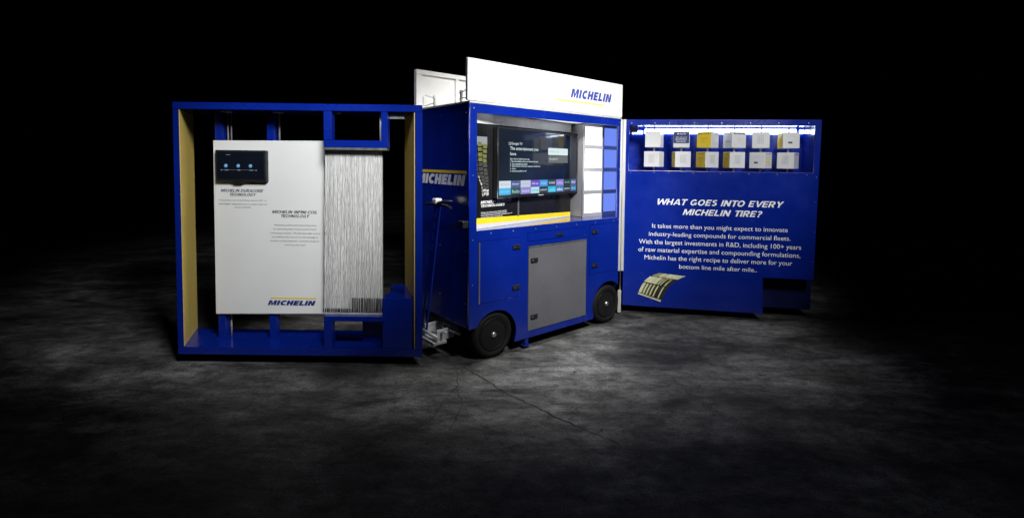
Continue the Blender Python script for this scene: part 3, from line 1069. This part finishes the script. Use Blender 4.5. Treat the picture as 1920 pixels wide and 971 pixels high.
# cord curtain
cur = thing("cord_curtain", "curtain of fine white vertical cords stretched beside the white board", "curtain", LEFT, (1.33, 0.08, 0.36))
bm = NB()
hexa(bm, [(1.118, 0.074, 1.631), (1.558, 0.074, 1.631), (1.556, 0.074, 0.40), (1.097, 0.074, 0.38), (1.118, 0.080, 1.631), (1.558, 0.080, 1.631), (1.556, 0.080, 0.40), (1.097, 0.080, 0.38)])
obj("backing", bm, CURTAIN_BACK, cur, LEFT)
bm = NB()
N = 78
rnd = random.Random(3)
for k in range(N):
    xt = 1.120 + (1.556 - 1.120) * (k + 0.5) / N
    xb = 1.099 + (1.553 - 1.099) * (k + 0.5) / N
    pts = []
    zend = 0.372
    ph = rnd.uniform(0, 6)
    for j in range(34):
        t = j / 33
        z = 1.631 + (zend - 1.631) * t
        x = xt + (xb - xt) * t + 0.0030 * math.sin(ph + t * rnd.uniform(6, 9)) * math.sin(math.pi * min(1, t * 1.0))
        pts.append((x + rnd.uniform(-0.0017, 0.0017), 0.064 + rnd.uniform(-0.003, 0.003), z))
    tube(bm, pts, rnd.uniform(0.0014, 0.0026), 5, False)
obj("cords", bm, STRAND, cur, LEFT)
bm = NB()
box(bm, 1.097, 1.575, 0.050, 0.085, 0.3535, 0.366, 0.001)
tr = obj("tray", bm, ALU, cur, LEFT)
bm = NB()
x = 1.098
while x < 1.572:
    top = 0.400 if x < 1.316 else 0.4835
    box(bm, x, x + rnd.uniform(0.004, 0.007), 0.052, 0.057, 0.3665, top)
    x += rnd.uniform(0.010, 0.016)
obj("comb", bm, BLACKP, tr, LEFT)

# ------------------------------------------------------------------ right wing: panel with a lit niche
RW = 1.922
rp = thing("wall_panel", "tall blue hinged panel with white writing and a lit niche of turning cubes", "display panel", RIGHT, (0.95, 0.2, -DZ))
face = plate("face", [[(0, 0.052), (1.426, 0.045), (1.416, 0.419), (1.898, 0.417), (RW, 2.017), (0, 2.022)], [(0.034, 1.487), (1.862, 1.489), (1.866, 1.960), (0.034, 1.963)]], 0.0, 0.018, BLUE, rp, RIGHT, 0.002)
bm = NB()
hexa(bm, [(0.002, 0.020, 0.052), (1.41, 0.020, 0.052), (1.41, 0.020, 1.440), (0.002, 0.020, 1.440), (0.002, 0.40, 0.052), (1.41, 0.40, 0.052), (1.41, 0.40, 1.440), (0.002, 0.40, 1.440)])
obj("lower_box", bm, BLUE, rp, RIGHT)
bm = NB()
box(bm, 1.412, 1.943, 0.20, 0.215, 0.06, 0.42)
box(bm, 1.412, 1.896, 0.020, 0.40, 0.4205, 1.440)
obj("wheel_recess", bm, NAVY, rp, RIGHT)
bm = NB()
box(bm, 0.002, 1.917, 0.392, 0.402, 1.4445, 2.015)
box(bm, 0.002, 0.032, 0.019, 0.390, 1.4445, 2.015)
box(bm, 1.876, 1.917, 0.019, 0.390, 1.4445, 2.015)
box(bm, 0.034, 1.874, 0.019, 0.390, 1.4445, 1.486)
box(bm, 0.034, 1.874, 0.019, 0.390, 1.966, 2.015)
nic = obj("niche", bm, BLUE, rp, RIGHT)
bm = NB()
box(bm, 0.200, 1.795, 0.372, 0.391, 1.898, 1.948, 0.002)
box(bm, 1.830, 1.868, 0.372, 0.391, 1.903, 1.944, 0.002)
obj("led_strip", bm, LED, nic, RIGHT)
bm = NB()
box(bm, 0.037, 0.125, 0.20, 0.25, 1.900, 1.963, 0.003)
obj("junction_box", bm, CUBEW, nic, RIGHT)
bm = NB()
box(bm, 0.060, 0.175, 0.372, 0.391, 1.895, 1.930, 0.002)
obj("led_strip", bm, LED, nic, RIGHT)  # extra glowing segment added for the white glare at this end
for x in (0.06, 0.30, 0.45, 0.70, 0.97, 1.25, 1.52, 1.80):
    for z in (1.470, 1.985):
        bm = NB()
        tube(bm, [(x, -0.0005, z), (x, -0.004, z)], 0.004, 8)
        obj("rivet", bm, SILVER, face, RIGHT)
for z in (0.6, 0.9, 1.2, 1.45):
    bm = NB()
    tube(bm, [(1.89, -0.0005, z), (1.89, -0.004, z)], 0.004, 8)
    obj("rivet", bm, SILVER, face, RIGHT)
RM = RIGHT.M @ at_y(-0.0012)
caps("lettering", [("WHAT GOES INTO EVERY", 0.345, 1.597, 1.135, 1.198), ("MICHELIN TIRE?", 0.602, 1.392, 1.033, 1.096)], PRINTWHITE, face, RM, 0.30, 0.22)
words("lettering", [("It takes more than you might expect to innovate", 0.295, 1.640, 0.875, 0.935), ("industry-leading compounds for commercial fleets.", 0.262, 1.668, 0.790, 0.850), ("With the largest investments in R&D, including 100+ years", 0.160, 1.772, 0.703, 0.766),
                    ("of raw material expertise and compounding formulations,", 0.155, 1.768, 0.620, 0.683), ("Michelin has the right recipe to deliver more for your", 0.222, 1.692, 0.538, 0.600), ("bottom line mile after mile..", 0.582, 1.355, 0.470, 0.515)], PRINTWHITE, face, RM, 0, -0.002)
# printed tread section
TPB = mat("tread_pale", (0.52, 0.52, 0.34), 0.5, var=0.25, scale=18)
TPK = mat("tread_black", (0.014, 0.015, 0.010), 0.5, var=0.4, scale=18)
TPG = mat("tread_green", (0.20, 0.20, 0.055), 0.5, var=0.5, scale=22)
bm = NB()
P0, P1, P2, P3 = Vector((0.166, 0.195)), Vector((0.378, 0.415)), Vector((0.641, 0.395)), Vector((0.400, 0.128))


def tp(uu, vv):
    a = P0.lerp(P1, vv) + Vector((-0.030, 0.030)) * math.sin(math.pi * vv)
    c = P3.lerp(P2, vv) + Vector((-0.030, 0.036)) * math.sin(math.pi * vv)
    return a.lerp(c, uu)


def tq(u0, u1, v0, v1, mi, lift=0.0):
    n = 6
    for k in range(n):
        va, vb = v0 + (v1 - v0) * k / n, v0 + (v1 - v0) * (k + 1) / n
        q = [tp(u0, va), tp(u1, va), tp(u1, vb), tp(u0, vb)]
        bm.faces.new([bm.verts.new((p.x, p.y, lift)) for p in q]).material_index = mi


tq(-0.02, 1.05, -0.03, 1.0, 1)
for va, vb, ribs in ((0.02, 0.37, ((0.0, 0.11), (0.17, 0.23), (0.31, 0.36), (0.45, 0.50), (0.61, 0.65), (0.84, 0.88))),
                     (0.41, 0.70, ((-0.01, 0.30), (0.31, 0.50), (0.56, 0.60), (0.66, 0.70), (0.84, 0.88))),
                     (0.75, 0.99, ((0.02, 0.05), (0.12, 0.16), (0.22, 0.38), (0.42, 0.70), (0.71, 1.04)))):
    for ua, ub in ribs:
        tq(ua, ub, va, vb, 0, 0.0008)
        tq(ub, ub + 0.022, va, vb, 2, 0.0004)
for ua, ub in ((0.05, 0.25), (0.35, 0.5), (0.62, 0.8)):
    tq(ua, ub, 0.70, 0.75, 2, 0.0004)
tq(0.0, 1.02, -0.05, -0.005, 0, 0.0008)
me = bpy.data.meshes.new("tread_print"); bm.to_mesh(me); bm.free()
link("tread_print", me, [TPB, TPK, TPG], face, RM)

# rods and cubes
RODX = [0.302, 0.590, 0.861, 1.133, 1.402, 1.672]
RY = 0.20
for i, x in enumerate(RODX):
    bm = NB()
    tube(bm, [(x, RY, 1.487), (x, RY, 1.5275)], 0.011, 10)
    tube(bm, [(x, RY, 1.6955), (x, RY, 1.7355)], 0.011, 10)
    tube(bm, [(x, RY, 1.9055), (x, RY, 1.9655)], 0.007, 10)
    obj("rod", bm, ALU, rp, RIGHT)
CY = mat("yellow_face", (0.80, 0.58, 0.03), 0.45, var=0.05)
CN = mat("navy_face", (0.03, 0.045, 0.13), 0.4, var=0.08)
INK = mat("dark_ink", (0.06, 0.06, 0.07), 0.6)
GINK = mat("pale_ink", (0.45, 0.45, 0.46), 0.6)
G = "turning cubes in the lit niche"
# row, index, turn, left face, right face, label
cubes = [
    (0, 0, 12, 'w', 'w', "plain white cube in the upper row above the leftmost rod's lower cube", 0),
    (0, 1, 2, 'n', 'w', "cube with a navy blue printed front, upper row of the niche", 1),
    (0, 2, 27, 'y', 'w', "cube with a broad yellow front, third in the upper row", 1),
    (0, 3, 57, 'w', 'w', "white cube turned corner-on, right of the yellow-fronted cube in the upper row", 2),
    (0, 4, 3, 'w', 'w', "square-on plain white cube, second from the right in the upper row", 3),
    (0, 5, 72, 'y', 'w', "cube with a narrow yellow side, at the right end of the upper row", 4),
    (1, 0, 20, 'w', 'w', "plain white cube at the left end of the lower row", 3),
    (1, 1, 78, 'y', 'w', "cube showing only a thin yellow edge, below the navy-fronted cube", 3),
    (1, 2, 54, 'y', 'w', "cube half bright yellow and half white, third in the lower row", 5),
    (1, 3, 65, 'y', 'w', "white cube with a yellow left side, fourth in the lower row", 3),
    (1, 4, 25, 'w', 'p', "white cube with printed yellow lines on its right side, lower row", 4),
    (1, 5, 17, 'w', 'p', "white cube with a pale bluish right side, at the right end of the lower row", 3),
]
az = [16.6 * 0 + math.degrees(math.atan2(p.x, p.y)) for p in [RIGHT.M @ Vector((x, RY, 1.7)) for x in RODX]]
proto = None
for row, i, turn, lf, rf, lab, ink in cubes:
    x = RODX[i]
    zc = 1.8205 if row == 0 else 1.6115
    CF = Frame(0, 0, 0)
    p = RIGHT.M @ Vector((x, RY, zc - 0.083))
    CF.M = Matrix.Translation(p) @ Matrix.Rotation(R(-turn - az[i]), 4, 'Z')
    cb = thing("rotating_cube", lab, "cube", CF, (0, 0, 0), G)
    h = 0.083
    if proto is None:
        bm = NB()
        box(bm, -h, h, -h, h, 0, 2 * h, 0.004)
        proto = obj("cube_body", bm, CUBEW, cb, CF)
    else:
        q = proto.copy()
        C.objects.link(q)
        q.parent = cb
    FM = CF.M @ at_y(-h - 0.0012)
    GM = CF.M @ Matrix.Translation((h + 0.0012, 0, 0)) @ Matrix(((0, 0, 1, 0), (1, 0, 0, 0), (0, 1, 0, 0), (0, 0, 0, 1)))
    for side_, Mx in ((lf, FM), (rf, GM)):
        if side_ in 'yn':
            me = flat_poly([rrect(-h + 0.003, h - 0.003, 0.003 if side_ == 'y' else 0.045, 2 * h - 0.003, 0.003)])
            link("printed_face", me, CY if side_ == 'y' else CN, cb, Mx)
    off = Matrix.Translation((0, 0, 0.0008))
    if lf == 'n':
        o = blur_lines([(-0.045, 0.045, 0.138, 0.010), (-0.055, 0.055, 0.105, 0.006), (-0.06, 0.06, 0.090, 0.006), (-0.06, 0.055, 0.075, 0.006), (-0.05, 0.05, 0.060, 0.006)], i)
        obj("small_print", o, PRINTWHITE, cb, FM @ off)
    elif lf == 'y':
        o = blur_lines([(-0.065, 0.065, 0.142, 0.009), (-0.04, 0.04, 0.10, 0.005), (-0.03, 0.035, 0.085, 0.005), (-0.03, 0.02, 0.062, 0.005)], i + row)
        obj("small_print", o, mat("ochre_ink", (0.35, 0.24, 0.02), 0.6), cb, FM @ off)
    mainM = FM if turn < 45 else GM
    if lf == 'w' or turn > 45:
        if ink == 2:
            o = blur_lines([(-0.06, 0.07, 0.142, 0.010)], 5)
            obj("small_print", o, INK, cb, mainM @ off)
            o = blur_lines([(-0.02, 0.03, 0.10, 0.005), (-0.02, 0.03, 0.082, 0.005)], 6)
            obj("small_print", o, GINK, cb, mainM @ off)
            o = blur_lines([(-0.03, 0.07, 0.06, 0.016)], 6)
            obj("small_print", o, GINK, cb, FM @ off)
        elif ink in (3, 5):
            bm = NB()
            for k in range(4):
                flat(bm, -0.028 + k * 0.016, -0.022 + k * 0.016, 0.045, 0.115)
            flat(bm, -0.03, 0.034, 0.122, 0.128)
            me_ = bpy.data.meshes.new("i"); bm.to_mesh(me_); bm.free()
            link("small_print", me_, GINK, cb, mainM @ off)
        elif ink == 4:
            o = blur_lines([(-0.03, 0.03, 0.05, 0.018)], 8)
            obj("small_print", o, INK, cb, mainM @ off)
            o = blur_lines([(-0.04, 0.04, 0.12, 0.005)], 9)
            obj("small_print", o, GINK, cb, mainM @ off)
    if rf == 'p':
        o = blur_lines([(-0.06, 0.06, 0.145, 0.008)], 4)
        obj("small_print", o, INK, cb, GM @ off)
        if i == 4:
            o = blur_lines([(-0.06, 0.06, z, 0.012) for z in (0.115, 0.09, 0.065, 0.04)], 4)
            obj("small_print", o, CY, cb, GM @ off)

# hinge post between the cart and the right wing
bm = NB()
box(bm, -0.060, -0.032, -0.05, 0.012, 0.425, 2.020, 0.003)
box(bm, -0.026, 0.004, -0.042, -0.002, 0.425, 2.020, 0.003)
hp = obj("hinge_post", bm, ALU, rp, RIGHT)
bm = NB()
tube(bm, [(-0.029, -0.022, 0.21), (-0.029, -0.022, 2.016)], 0.007, 10)
obj("hinge_pin", bm, SILVER, hp, RIGHT)
bm = NB()
box(bm, -0.050, -0.016, -0.05, -0.006, -0.02, 0.215, 0.003)
obj("lower_hinge", bm, ALU, rp, RIGHT)
